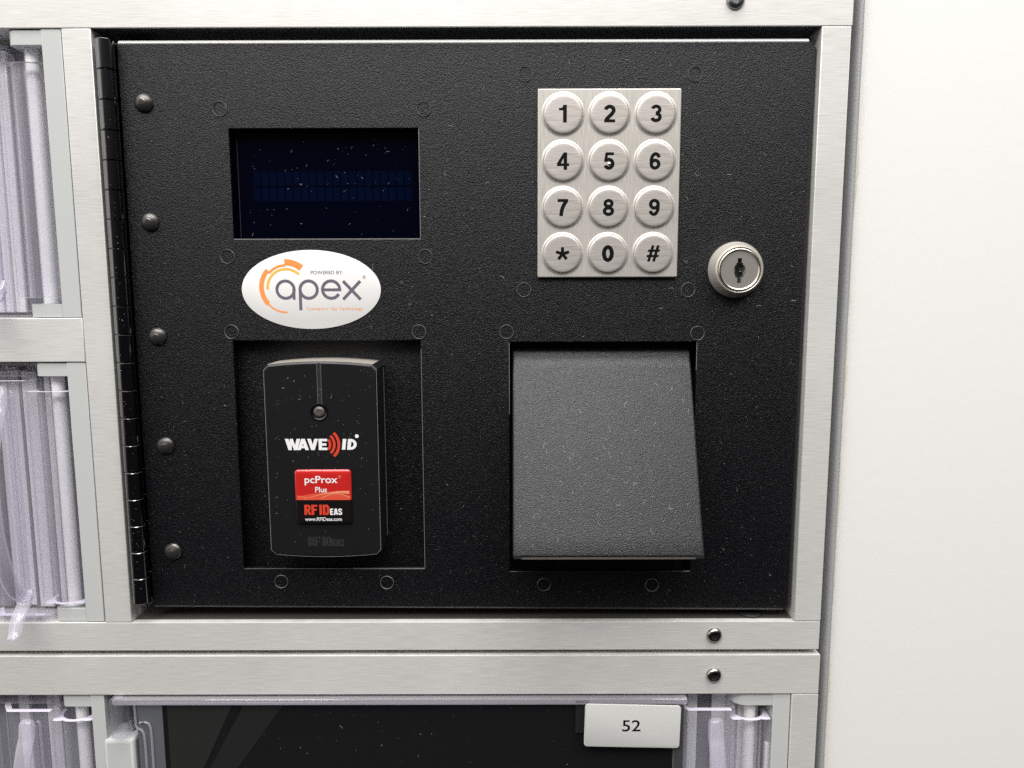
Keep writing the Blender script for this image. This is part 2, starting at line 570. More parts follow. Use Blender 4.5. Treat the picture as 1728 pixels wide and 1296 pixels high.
# ================================================================ the setting: wall
bm = bmesh.new()
box(bm, 151.6, 900, 6.5, 60, -700, 700)
wall = obj("wall", bm, 'wall')
wall["kind"] = "structure"
bm = bmesh.new()                            # irregular bead of filler along the cabinet edge
prev = None
for k in range(151):
    z = -300 + k * 3.0
    x = 152.0 + 0.55 * sin(k * 0.31) * sin(k * 0.087 + 1) + random.uniform(-0.22, 0.22)
    ring = [bm.verts.new(c) for c in ((150.4, 6.6, z), (150.6, 4.7, z), (x - 0.7, 4.6, z), (x, 5.3, z), (x + 0.15, 6.6, z))]
    if prev:
        for a in range(4):
            bm.faces.new((prev[a], prev[a + 1], ring[a + 1], ring[a]))
    prev = ring
bmesh.ops.recalc_face_normals(bm, faces=bm.faces[:])
obj("caulk", bm, 'caulk', wall, smooth=60)

# ================================================================ cabinet housing
hs = thing("cabinet_housing", (0, 70, -330), "grey steel cabinet body with a rounded edge beside the white wall", "cabinet")
obj("back_panel", mk(-330, 145, 62, 64, -330, 190), 'inner', hs)
bm = bmesh.new()                            # rounded side edge, seen in plan
pl = [(145.4, 30), (145.4, 16), (147.3, 13)]
pl += [(149.8 + 1.8 * cos(radians(a)), 7.0 + 4.4 * sin(radians(a))) for a in range(200, 361, 16)]
pl += [(151.5, 30)]
prism_z(bm, pl, -330, 190)
obj("side_edge", bm, 'housing', hs, smooth=50)
obj("groove_shade", mk(144.5, 148.3, 8.0, 9.0, -330, 190), 'inner', hs)  # dark strip standing in for the shade of the groove
obj("divider", mk(-190.5, -180.8, 26, 61.5, -157, 107), 'void', hs)
obj("divider", mk(-330, -193, 26, 61.5, -34, -17), 'void', hs)
obj("deck", mk(-330, 144.5, 26, 61.5, -193, -160), 'void', hs)

# ================================================================ aluminium frames


def bolt(parent, cx, cz, y, mat, r=3.6):
    bm = bmesh.new()

    def shp(i, rr, a):
        if i >= 5:
            b_ = (a + 0.35) % (pi / 3) - pi / 6
            return rr * cos(pi / 6) / cos(b_)
        return rr
    lathe(bm, cx, cz, [(r, y), (r, y - 0.45), (r * 0.92, y - 1.1), (r * 0.76, y - 1.65), (r * 0.62, y - 1.85), (r * 0.54, y - 1.95), (r * 0.50, y - 1.75)], 36, shp)
    b = obj("bolt", bm, mat, parent, smooth=35)
    bm = bmesh.new()
    lathe(bm, cx, cz, [(r * 0.50, y - 1.75), (r * 0.48, y - 0.35), (0, y - 0.30)], 36, lambda i, rr, a: rr * cos(pi / 6) / cos((a + 0.35) % (pi / 3) - pi / 6))
    bmesh.ops.reverse_faces(bm, faces=bm.faces[:])
    obj("hex_socket", bm, 'void' if mat == 'chrome' else 'zinc', b, smooth=20)
    return b


def jamb(parent, x0, x1, zt, zb, arm=15.0, round_r=3.0):
    """grey plastic hook: strip with a short arm at the top and another at the bottom"""
    bm = bmesh.new()
    box(bm, x0, x1, 0.5, 16, zb + 0.2, zt - 0.2, 0.25, 2)
    j = obj("jamb", bm, 'jamb', parent)
    for z0, z1 in ((zt - 6.3, zt - 0.35), (zb + 0.35, zb + 6.2)):
        bm = bmesh.new()
        r = round_r
        pl = [(x0 + 0.1, 1.0), (x0 + 0.1, 15), (x0 - arm, 15), (x0 - arm, 1.0 + r)]
        pl += [(x0 - arm + r - r * cos(radians(a)), 1.0 + r - r * sin(radians(a))) for a in (15, 30, 45, 60, 75, 90)]
        prism_z(bm, pl, z0, z1)
        obj("hook_arm", bm, 'jamb', j, smooth=30)
    bm = bmesh.new()
    vcyl(bm, x0 - 8.8, 8, 2.9, zb + 6.2, zt - 6.3, 24)
    obj("pivot_pin", bm, 'pin', j)
    # small raised catch on the strip
    obj("catch", mk(x0 - 1.8, x0 - 0.05, 3.5, 6, zt - 45.5, zt - 27.8, 0.2, 1), 'white_label', j)
    return j


uf = thing("locker_bay", (-20, 12, -172), "brushed aluminium frame of rails and posts around the black panel", "frame")
bv = 0.35
obj("top_rail", mk(-330, 144.8, 0, 25, 107.45, 170, bv), 'alu', uf)
obj("bottom_rail", mk(-330, 144.1, 0, 25, -172.5, -158.45, bv), 'alu', uf)
obj("cross_rail", mk(-330, -192.15, 0.05, 25, -35.3, -15.6, bv), 'alu', uf)
obj("post", mk(-191.9, -179.4, 0.0, 25, -158.3, 107.3, bv), 'alu', uf)
obj("post", mk(131.75, 144.3, 0.0, 25, -158.3, 107.3, bv), 'alu', uf)
obj("floor_shade", mk(-179.3, 131.6, 3.2, 25, -158.44, -158.2), 'shelf_shade', uf)  # dark strip painting the door's shade and reflection on the rail
obj("top_gap_shade", mk(-179.3, 131.6, 1.2, 25, 107.2, 107.44), 'navy', uf)  # dark strip standing in for shade under the top rail
bolt(uf, 94.5, 117.9, 0, 'zinc', 3.9)
bolt(uf, 94.4, -165.0, 0, 'chrome')
jamb(uf, -201.0, -192.5, 107.3, -15.6)
jamb(uf, -201.0, -192.5, -35.5, -158.3)

lf = thing("locker_bay", (-20, 12, -330), "lower brushed aluminium frame rail and post below the thin dark gap", "frame")
obj("top_rail", mk(-330, 144.9, -0.3, 25, -194.55, -174.95, bv), 'alu', lf)
obj("post", mk(132.3, 144.9, -0.25, 25, -330, -194.75, bv), 'alu', lf)
bolt(lf, 94.8, -184.8, -0.3, 'chrome')
jamb(lf, -201.9, -195.6, -194.75, -317.5, arm=14.5)
jl = jamb(lf, 123.9, 131.9, -194.75, -317.5, arm=19.5, round_r=7.0)
bm = bmesh.new()
box(bm, -196.9, -182.4, -0.6, 16, -317, -217.4, 1.6, 2)
obj("hinge_block", bm, 'jamb', lf)

# ================================================================ control panel door
DY = 3.0
door = thing("control_door", (-20, 8, -152), "black powder coated steel door with three cut-outs in an aluminium frame", "panel door")
xs = [-170, -160, -126.5, -123.8, -80, -41.7, -41.0, -1.5, 40, 83.0, 110, 129.4]
zs = [-150.8, -134.8, -133.1, -90, -27.1, -26.2, 19.1, 42, 66.4, 85, 101.7]
holes = [(-123.8, -41.0, 19.1, 66.4), (-126.5, -41.7, -133.1, -26.2), (-1.5, 83.0, -134.8, -27.1)]


def sag(x, z):
    return -2.2 * (x + 170) / 300 if z < -140 else 0.0


bm = bmesh.new()
vg = {}
for i in range(len(xs) - 1):
    for j in range(len(zs) - 1):
        mxx, mzz = (xs[i] + xs[i + 1]) / 2, (zs[j] + zs[j + 1]) / 2
        if any(h[0] < mxx < h[1] and h[2] < mzz < h[3] for h in holes):
            continue
        q = []
        for a, b in ((i, j), (i + 1, j), (i + 1, j + 1), (i, j + 1)):
            if (a, b) not in vg:
                vg[(a, b)] = bm.verts.new((xs[a], DY, zs[b] + sag(xs[a], zs[b])))
            q.append(vg[(a, b)])
        bm.faces.new(q)
bmesh.ops.recalc_face_normals(bm, faces=bm.faces[:])
if sum(f.normal.y for f in bm.faces) > 0:
    bmesh.ops.reverse_faces(bm, faces=bm.faces[:])
front = bm.faces[:]
r = bmesh.ops.extrude_face_region(bm, geom=front, use_keep_orig=True)
newv = [g for g in r['geom'] if isinstance(g, bmesh.types.BMVert)]
for v in newv:
    v.co.y = DY + 2.2
bmesh.ops.recalc_face_normals(bm, faces=bm.faces[:])
es = []
for e_ in bm.edges:
    if all(abs(v.co.y - DY) < 1e-5 for v in e_.verts) and len(e_.link_faces) == 2:
        n1, n2 = e_.link_faces[0].normal, e_.link_faces[1].normal
        if n1.dot(n2) < 0.5:
            mid = (e_.verts[0].co + e_.verts[1].co) / 2
            if -169 < mid.x < 128 and -140 < mid.z < 100:
                es.append(e_)
bmesh.ops.bevel(bm, geom=es, offset=0.35, segments=2, profile=0.5, affect='EDGES')
obj("panel", bm, 'black', door, smooth=21)


def flange(p0, p1, out, name="flange"):
    """bent edge of the sheet: a quarter round and a return going back"""
    bm = bmesh.new()
    rr = 1.9
    rows = []
    for k in range(7):
        a = radians(90 * k / 6)
        rows.append((rr * sin(a), DY + 0.02 + rr * (1 - cos(a))))
    rows.append((rr, DY + 13))
    rows.append((rr - 1.5, DY + 13)); rows.append((rr - 1.5, DY + 2.3))
    A = [bm.verts.new((p0[0] + out[0] * o_, y_, p0[1] + out[1] * o_)) for o_, y_ in rows]
    B = [bm.verts.new((p1[0] + out[0] * o_, y_, p1[1] + out[1] * o_)) for o_, y_ in rows]
    for k in range(len(rows) - 1):
        bm.faces.new((A[k], A[k + 1], B[k + 1], B[k]))
    bm.faces.new(A); bm.faces.new(B[::-1])
    bmesh.ops.recalc_face_normals(bm, faces=bm.faces[:])
    return obj(name, bm, 'flange', door, smooth=50)


flange((-169.6, 101.7), (127.6, 101.7), (0, 1))
flange((129.4, -151.6), (129.4, 99.8), (1, 0))
flange((-169.6, -150.8), (127.6, -150.8 + sag(127.6, -150)), (0, -1))
obj("back_plate", mk(-134, -35, 10.6, 12, -141, -19), 'black', door)
obj("back_plate", mk(-8, 90, 22, 24, -142, -19), 'void', door)
# piano hinge: leaf, twenty knuckles
hg = obj("hinge", mk(-173, -169.9, 4.5, 6.5, -148, 102.6), 'hinge', door)
HX, HYc, HR = -173.6, -0.4, 3.75
k0 = None
for k in range(20):
    zc = 102.6 - 12.54 * (k + 0.5)
    if k0 is None:
        bm = bmesh.new()
        vcyl(bm, HX, HYc, HR, zc - 6.16, zc + 6.16, 28, 0.3)
        k0 = obj("knuckle", bm, 'hinge', hg, smooth=25)
    else:
        dup(k0, hg, (HX, HYc, zc))
bm = bmesh.new(); vcyl(bm, HX, HYc, 2.6, -148.2, 102.4, 16)
obj("hinge_pin", bm, 'hinge', hg)
# rivets
rv = None
for x, z in ((-159.9, 77.3), (-160.4, 26.5), (-160.2, -24.2), (-159.7, -74.4), (-159.2, -124.8)):
    if rv is None:
        bm = bmesh.new()
        lathe(bm, x, z, [(3.9, DY), (4.05, DY - 0.5), (3.85, DY - 0.95), (3.45, DY - 1.25), (3.35, DY - 1.45), (2.85, DY - 1.7), (2.75, DY - 1.95),
                         (2.2, DY - 2.15), (2.1, DY - 2.3), (1.3, DY - 2.45), (1.2, DY - 2.52), (0, DY - 2.6)], 32)
        rv = obj("rivet", bm, 'rivet', door, smooth=30)
        ry = WLOC[rv.name].y
    else:
        dup(rv, door, (x, ry, z))
# weld stud marks showing through the sheet
sm = None
for x, z in ((-127.1, 74.7), (-38.5, 74.5), (5.5, 88.9), (79.0, 88.7), (-126.9, 11.4), (-38.8, 11.2), (5.0, -3.6), (78.4, -3.8),
             (-126.8, -22.1), (-42.3, -22.3), (-2.8, -22.4), (83.2, -23.2), (-109.2, -139.6), (-59.5, -140.2), (14.4, -141.3), (65.2, -141.7)):
    if sm is None:
        bm = bmesh.new()
        lathe(bm, x, z, [(3.24, DY + 0.1), (3.18, DY - 0.32), (3.08, DY - 0.42), (2.98, DY - 0.32), (2.92, DY + 0.1)], 40)
        sm = obj("stud_mark", bm, 'ring', door, smooth=60)
        sy_ = WLOC[sm.name].y
    else:
        dup(sm, door, (x, sy_, z))

P = Print()  # highlights on the cut-out edges, painted as pale ribbons
P.ribbon([(-123.6, 18.95), (-40.9, 18.95)], 0.42).ribbon([(-40.85, 19.0), (-40.85, 66.2)], 0.26)
P.ribbon([(-126.0, -133.3), (-75, -133.35)], 0.22).ribbon([(-75, -133.35), (-41.6, -133.4)], 0.55).ribbon([(-41.5, -133.2), (-41.5, -30)], 0.22)
P.ribbon([(83.15, -40), (83.15, -27.2)], 0.25).ribbon([(-1.65, -60), (-1.65, -27.2)], 0.25)
P.ribbon([(80.0, -134.95), (82.8, -134.95)], 0.5).ribbon([(-1.4, -134.95), (1.6, -134.95)], 0.3)
obj("edge_highlight", P.bm(lambda x, z: DY), 'bright_edge', door, smooth=0)

# ================================================================ display
dp = thing("display", (-82, 10, 18), "dark blank blue character display set behind the door", "display")
obj("screen", mk(-126.5, -38, 8.6, 10.5, 14, 71), 'lcd', dp)
for zb, zt in ((42.9, 48.9), (36.0, 41.9)):
    P = Print()
    for k in range(20):
        x0 = -115.6 + k * 3.56
        P.rect(x0, zb, x0 + 2.9, zt)
    obj("character_row", P.bm(lambda x, z: 8.6), 'lcd_cell', dp, smooth=0)
bm = bmesh.new()
box(bm, -122.4, -122.1, 8.2, 8.6, 16, 70)
obj("glass_edge", bm, 'void', dp)

# ================================================================ keypad
KY = 1.0
kp = thing("keypad", (42, 3, 2), "brushed steel keypad with twelve round number keys", "keypad")
bm = bmesh.new()
prism_y(bm, rrect(11.0, 73.0, 1.8, 82.4, 0.7, 4), KY, DY - 0.02, 0.45)
for cx in (22.0, 42.0, 62.0):               # shallow dished collars are part of the plate
    for cz in (71.75, 51.85, 32.1, 12.2):
        lathe(bm, cx, cz, [(9.5, KY - 0.005), (9.1, KY - 0.08), (8.8, KY - 0.26), (8.65, KY - 0.28), (8.55, KY - 0.15), (8.55, KY + 0.4)], 40)
obj("faceplate", bm, 'plate', kp, smooth=21)


def dome(r):
    return KY - 1.05 + 0.0010 * r * r + (0.08 * (r - 6.9) ** 2 if r > 6.9 else 0.0)


def digit(ch):
    P = Print(); w = 0.245
    if ch == '0':
        P.ribbon(arc(.33, .5, .235, .405, 0, 360, 40)[:-1], w, True)
    elif ch == '1':
        P.rect(.30, 0, .50, 1).poly([(.08, .69), (.31, .69), (.31, .82), (.08, .82)]).poly([(.20, .815), (.36, .815), (.36, 1.0), (.345, 1.0), (.30, .90)])
    elif ch == '2':
        P.ribbon(arc(.33, .70, .225, .205, 172, -30, 18) + [(.42, .45), (.30, .33), (.18, .21), (.12, .10)], .215)
        P.rect(.03, 0, .64, .175)
    elif ch == '3':
        P.ribbon(arc(.32, .715, .205, .19, 165, -85, 20), .19)
        P.ribbon(arc(.32, .285, .225, .20, 95, -168, 22), .20)
    elif ch == '4':
        P.rect(.37, 0, .565, 1).rect(.0, .215, .68, .375).poly([(.0, .375), (.0, .33), (.20, .33), (.43, .80), (.43, 1), (.37, 1)])
    elif ch == '5':
        P.rect(.13, .83, .60, 1).poly([(.04, .46), (.21, .44), (.27, .9), (.12, .95)])
        P.ribbon([(.12, .54)] + arc(.32, .335, .22, .25, 125, -158, 26), .195)
    elif ch == '6':
        P.ribbon(arc(.34, .31, .215, .225, 0, 360, 36)[:-1], .195, True)
        P.ribbon([(.125, .30)] + arc(.365, .50, .24, .415, 195, 30, 26), .195)
    elif ch == '7':
        P.rect(.03, .825, .63, 1)
        P.ribbon([(.53, .87), (.40, .68), (.30, .44), (.25, .2), (.235, 0)], .21, step=.1)
    elif ch == '8':
        P.ribbon(arc(.33, .735, .195, .175, 0, 360, 32)[:-1], .185, True)
        P.ribbon(arc(.33, .285, .225, .195, 0, 360, 32)[:-1], .195, True)
    elif ch == '9':
        P.add(digit('6'))
        P.shapes = [[[(.66 - x, 1 - z) for x, z in f] for f in sh] for sh in P.shapes]
    elif ch == '*':
        for k in range(5):
            a = radians(90 + 72 * k)
            P.ribbon([(0, 0), (.42 * cos(a), .42 * sin(a))], .19)
    elif ch == '#':
        for x in (.17, .47):
            P.slant(x - .09, 0, x + .17, 1, .165)
        P.slant(.03, .27, .075, .41, .70).slant(.10, .60, .145, .74, .70)
    return P


key0 = None
for row, chars in enumerate(("123", "456", "789", "*0#")):
    for c_, ch in enumerate(chars):
        cx, cz = (22.0, 42.0, 62.0)[c_], (71.75, 51.85, 32.1, 12.2)[row]
        if key0 is None:
            bm = bmesh.new()
            prof = [(8.35, KY + 0.5), (8.4, KY - 0.55), (8.3, KY - 0.74), (7.9, dome(7.9))] + [(r_, dome(r_)) for r_ in (7.6, 7.2, 6.7, 5, 2.5)] + [(0, dome(0))]
            lathe(bm, cx, cz, prof, 56)
            key0 = obj("key", bm, 'key', kp, smooth=50)
            kyy = WLOC[key0.name].y
            kk = key0
        else:
            kk = dup(key0, kp, (cx, kyy, cz))
        P = digit(ch)
        a, b, c2, d = P.bounds()
        h = {'*': 5.6, '#': 7.1}.get(ch, 7.35)
        f = h / (d - b)
        wdt = (c2 - a) * f * 1.06
        P.fit(cx - wdt / 2, cz - h / 2, cx + wdt / 2, cz + h / 2)
        if ch == '1':
            P.fit(cx - 1.9, cz - h / 2, cx + 1.5, cz + h / 2)
        obj("legend", P.bm(lambda x, z: dome(sqrt((x - cx) ** 2 + (z - cz) ** 2))), 'black_ink', kk, smooth=0)
        if ch == '5':
            bm = bmesh.new()
            lathe(bm, cx + 0.1, cz - 1.2, [(0.75, dome(1)), (0.6, dome(1) - 0.4), (0.3, dome(1) - 0.58), (0, dome(1) - 0.62)], 16)
            obj("nub", bm, 'nickel_ring', kk, smooth=60)

# ================================================================ cam lock
lk = thing("cam_lock", (99.1, 3, -6.6), "round satin nickel key lock on the black door right of the keypad", "lock")
lx, lz = 99.1, 5.0
bm = bmesh.new()
lathe(bm, lx, lz, [(11.9, DY), (12.35, DY - 0.8), (12.3, DY - 1.6), (12.0, DY - 2.3), (10.6, DY - 6.2), (10.3, DY - 7.0), (9.9, DY - 7.35), (9.6, DY - 7.2), (9.5, DY - 6.4)], 64)
obj("bezel", bm, 'nickel', lk, smooth=50)
bm = bmesh.new()
lathe(bm, lx, lz, [(9.4, DY - 6.4), (9.25, DY - 7.6), (8.9, DY - 7.95), (8.5, DY - 7.9), (8.3, DY - 7.5), (8.2, DY - 7.3)], 64)
cyl = obj("rim", bm, 'nickel_ring', lk, smooth=60)
# plug face: ring of quads between a circle and the keyhole outline
hole = [(0.75, 4.4), (0.75, 2.7), (1.25, 2.5), (1.25, 1.9), (1.9, 1.4), (1.95, 0.4), (1.9, -0.6), (1.5, -1.6), (1.5, -2.9), (0.75, -3.2), (0.75, -5.2),
        (-0.75, -5.2), (-0.75, -3.2), (-1.5, -2.9), (-1.7, -1.6), (-1.8, -0.6), (-1.8, 0.6), (-1.7, 1.6), (-1.25, 2.0), (-1.25, 2.5), (-0.75, 2.7), (-0.75, 4.4)]
hole = [(x * 1.18, z * 1.12) for x, z in hole]
bm = bmesh.new()
n = 66
per = []
for k in range(n):
    i = k * len(hole) / n
    a, b = hole[int(i)], hole[(int(i) + 1) % len(hole)]
    t = i - int(i)
    per.append((a[0] + (b[0] - a[0]) * t, a[1] + (b[1] - a[1]) * t))
yf = DY - 7.3
inn = [bm.verts.new((lx + x, yf, lz + z)) for x, z in per]
inb = [bm.verts.new((lx + x, yf + 4, lz + z)) for x, z in per]
outv = []
for x, z in per:
    a = math.atan2(z, x)
    outv.append(a)
base = math.atan2(per[0][1], per[0][0])
outv = [bm.verts.new((lx + 8.25 * cos(base - 2 * pi * k / n), yf, lz + 8.25 * sin(base - 2 * pi * k / n))) for k in range(n)]
for k in range(n):
    k2 = (k + 1) % n
    bm.faces.new((inn[k], inn[k2], outv[k2], outv[k]))
    bm.faces.new((inn[k], inb[k], inb[k2], inn[k2]))
bmesh.ops.recalc_face_normals(bm, faces=bm.faces[:])
pf = obj("plug", bm, 'nickel_face', lk, smooth=25)
obj("keyhole", mk(lx - 2.4, lx + 2.4, yf + 3.2, yf + 4, lz - 5.6, lz + 5), 'void', pf)
obj("ward", mk(lx + 0.3, lx + 1.75, yf + 1.2, yf + 3, lz - 1.0, lz + 0.5, 0.1, 1), 'nickel_ring', pf)
P = Print(); P.ribbon(arc(lx, lz - 0.3, 2.45, 2.9, 0, 360, 40)[:-1], 0.22, True)
obj("plug_groove", P.bm(lambda x, z: yf), 'nickel_ring', pf, smooth=0)

# ================================================================ oval sticker
st = thing("oval_sticker", (-90.1, 3, -20.8), "white oval sticker with an orange swoosh and grey lowercase lettering", "sticker")
bm = bmesh.new()
prism_y(bm, [(x, z) for x, z in arc(-90.1, -3.35, 31.1, 17.55, 0, 360, 72)[:-1]], DY - 0.35, DY - 0.02, 0.08)
obj("backing", bm, 'white_label', st, smooth=30)
SY = DY - 0.35
P = Print()
w_ = 1.35


def stroke_arc(cx, cz, r, a0, a1, w, n=40, rz=None):
    return arc(cx, cz, r, rz or r, a0, a1, n), w


ra = 3.85
P.ribbon(arc(-101.6, -3.3, ra, ra, 0, 360, 48)[:-1], w_, True)      # a
P.rect(-98.55, -7.75, -97.25, -2.6)
P.ribbon(arc(-91.25, -3.3, ra, ra, 0, 360, 48)[:-1], w_, True)      # p
P.rect(-95.75, -12.45, -94.4, -2.7)
P.ribbon(arc(-81.2, -3.3, ra, ra, 4, 330, 46), w_)                  # e
P.rect(-85.0, -4.0, -76.7, -2.75)
P.ribbon([(-75.8, 0.5), (-68.1, -7.7)], w_).ribbon([(-68.1, 0.5), (-75.9, -7.7)], w_)    # x
obj("lettering", P.bm(lambda x, z: SY), 'slate', st, smooth=0)
P = Print()
cxo, czo = -101.3, -2.3
P.ribbon(arc(cxo, czo, 11.1, 11.1, 92, 50, 14), 2.9)
P.ribbon(arc(cxo, czo, 9.75, 9.75, 140, 90, 18), 1.15)
P.ribbon(arc(cxo, czo, 11.0, 11.0, 222, 136, 26), 2.1)
P.ribbon(arc(cxo, czo, 11.1, 11.1, 271, 220, 18), 0.75)
obj("swoosh", P.bm(lambda x, z: SY), 'orange', st, smooth=0)
P = Print()
P.ribbon(arc(cxo + 0.1, czo - 0.3, 8.4, 8.4, 184, 46, 36), 1.15)
obj("inner_swoosh", P.bm(lambda x, z: SY), 'yellow', st, smooth=0)
obj("small_lettering", text_bm("POWERED BY:", -90.1, 3.5, -75.7, 5.05, SY, 0.004), 'slate', st, smooth=0)
obj("small_lettering", text_bm("Connect n' Go Technology", -92.5, -12.9, -67.2, -11.0, SY, 0.0), 'orange', st, smooth=0)
bm = text_bm("R", -66.62, 1.82, -65.85, 2.65, SY)
P = Print().ribbon(arc(-66.2, 2.2, 0.72, 0.72, 0, 360, 24)[:-1], 0.14, True)
b2 = P.bm(lambda x, z: SY)
me_ = bpy.data.meshes.new("t"); b2.to_mesh(me_); bm.from_mesh(me_); bpy.data.meshes.remove(me_); b2.free()
obj("registered_mark", bm, 'slate', st, smooth=0)

# ================================================================ card reader
RY = -8.0
rd = thing("card_reader", (-84.8, 10, -124), "black plastic proximity card reader with a red square badge in a recess", "card reader")
RX0, RX1 = -110.3, -59.6


def reader_outline(inset, grow=0.0):
    x0, x1 = RX0 + inset, RX1 - inset
    r_ = 1.8
    zt = lambda x: -34.4 - inset - 1.7 * ((x + 84.95) / 25.4) ** 2
    zb = lambda x: -124.1 + inset + 1.5 * ((x + 84.95) / 25.4) ** 2
    pts = []
    for k in range(25):
        x = x1 - (x1 - x0) * k / 24
        d_ = min(1, min(x - x0, x1 - x) / r_)
        pts.append((x, zt(x) - r_ * (1 - sqrt(max(0, 1 - (1 - d_) ** 2)))))
    for k in range(25):
        x = x0 + (x1 - x0) * k / 24
        d_ = min(1, min(x - x0, x1 - x) / r_)
        pts.append((x, zb(x) + r_ * (1 - sqrt(max(0, 1 - (1 - d_) ** 2)))))
    return pts


bm = bmesh.new()
rings = []
for inset, y in ((0.1, 10.6), (0.0, -6.4), (0.15, -7.2), (0.55, -7.75), (1.1, RY)):
    rings.append([bm.verts.new((x, y, z)) for x, z in reader_outline(inset)])
for A, B in zip(rings, rings[1:]):
    n = len(A)
    for k in range(n):
        bm.faces.new((A[k], A[(k + 1) % n], B[(k + 1) % n], B[k]))
bm.faces.new(rings[-1])
bmesh.ops.recalc_face_normals(bm, faces=bm.faces[:])
body = obj("body", bm, 'reader', rd, smooth=14)
obj("back_edge_line", mk(RX1 - 0.05, RX1 + 0.06, 8.2, 9.2, -119, -39), 'bright_edge', body)  # pale strip for the bright line on the back edge
P = Print().ribbon(reader_outline(0.62), 0.30, True)
obj("chamfer_line", P.bm(lambda x, z: -7.72), 'dust', body, smooth=0)
obj("groove", mk(-86.1, -84.6, RY - 0.03, RY + 1, -53.4, -35.3), 'void', body)
P = Print().rect(-86.35, -53.4, -86.1, -35.2).rect(-84.6, -53.4, -84.35, -35.2)
obj("groove_edge_highlight", P.bm(lambda x, z: RY - 0.03), 'edge_line', body, smooth=0)
bm = bmesh.new()
lathe(bm, -85.8, -57.0, [(3.95, RY), (3.9, RY - 0.3), (3.6, RY - 0.4), (3.3, RY - 0.25), (2.6, RY + 0.0), (2.4, RY - 0.02)], 40)
led = obj("indicator_lamp", bm, 'hinge', rd, smooth=50)
bm = bmesh.new()
lathe(bm, -85.8, -57.0, [(2.5, RY - 0.02), (2.2, RY - 0.5), (1.4, RY - 0.95), (0.9, RY - 0.8), (0, RY - 0.75)], 32)
obj("lens", bm, 'lens', led, smooth=60)
# first line of lettering with its sound-wave arcs
P = Print()
h = 0.30
P.slant(0, 1, .27, 0, h).slant(.42, 1, .27, 0, h - .06).slant(.42, 1, .72, 0, h - .06).slant(.98, 1, .72, 0, h)          # W
P.slant(1.36, 1, 1.02, 0, h - .02).slant(1.36, 1, 1.68, 0, h).rect(1.28, .17, 1.72, .38)                               # A
P.slant(1.86, 1, 2.16, 0, h).slant(2.46, 1, 2.16, 0, h)                                                                # V
P.rect(2.80, 0, 3.08, 1).rect(2.80, .78, 3.52, 1).rect(2.80, .39, 3.45, .60).rect(2.80, 0, 3.52, .22)                  # E
P.fit(-101.5, -74.15, -82.7, -69.05)
obj("lettering", P.bm(lambda x, z: RY), 'white_ink', rd, smooth=0)
P = Print()
P.slant(0, 0, .10, 1, .27)
P.slant(.40, 0, .50, 1, .27).ribbon([(.55, .11)] + [(.62 + .36 * cos(radians(a)) + .05, .5 + .39 * sin(radians(a))) for a in range(-90, 91, 10)] + [(.62, .89)], .235)
P.fit(-76.3, -74.05, -69.6, -69.1)
P.poly(arc(-69.45, -67.9, 0.85, 0.85, 0, 360, 24)[:-1])
obj("lettering", P.bm(lambda x, z: RY), 'white_ink', rd, smooth=0)
P = Print()
P.ribbon(arc(-84.9, -71.6, 3.45, 3.45, 38, -42, 12), 1.15)
P.ribbon(arc(-84.9, -71.6, 5.35, 5.35, 46, -47, 14), 1.15)
P.ribbon(arc(-84.9, -71.6, 7.35, 7.35, 45, -47, 16), 1.2)
obj("sound_waves", P.bm(lambda x, z: RY), 'red_ink', rd, smooth=0)
# domed square badge
BX0, BX1, BZ0, BZ1 = -97.6, -72.4, -108.1, -83.0
bm = bmesh.new()
rings = []
for inset, y, r_ in ((0.0, RY, 1.6), (0.0, RY - 0.5, 1.6), (0.35, RY - 0.85, 1.4), (1.1, RY - 1.05, 0.9), (2.4, RY - 1.15, 0.5)):
    rings.append([bm.verts.new((x, y, z)) for x, z in rrect(BX0 + inset, BX1 - inset, BZ0 + inset, BZ1 - inset, r_, 5)])
for A, B in zip(rings, rings[1:]):
    n = len(A)
    for k in range(n):
        bm.faces.new((A[k], A[(k + 1) % n], B[(k + 1) % n], B[k]))
bm.faces.new(rings[-1])
bmesh.ops.recalc_face_normals(bm, faces=bm.faces[:])
wave = lambda x: -96.9 + 0.55 * sin(pi * (x - BX0) / (BX1 - BX0))
bmesh.ops.bisect_plane(bm, geom=bm.verts[:] + bm.edges[:] + bm.faces[:], plane_co=(0, 0, -96.75), plane_no=(0, 0, 1))
for f in bm.faces:
    f.material_index = 0 if f.calc_center_median().z > -96.75 else 1
badge = obj("badge", bm, ['red_badge', 'black_badge'], rd, smooth=40)
BY = RY - 1.15


def band(f0, f1, n=40, x0=BX0 + 0.6, x1=BX1 - 0.6):
    P = Print()
    up = [(x0 + (x1 - x0) * k / n, f1((k / n))) for k in range(n + 1)]
    lo_ = [(x0 + (x1 - x0) * k / n, f0((k / n))) for k in range(n + 1)]
    P.shapes.append([[lo_[k], lo_[k + 1], up[k + 1], up[k]] for k in range(n)])
    return P


def by(x, z):
    e_ = min(x - BX0, BX1 - x, z - BZ0, BZ1 - z)
    return RY - (1.15 if e_ > 2.4 else 1.05 + 0.1 * (e_ - 1.1) / 1.3 if e_ > 1.1 else 0.85 + 0.2 * (e_ - 0.35) / 0.75 if e_ > 0.35 else 0.5 + 0.35 * e_ / 0.35) - 0.01


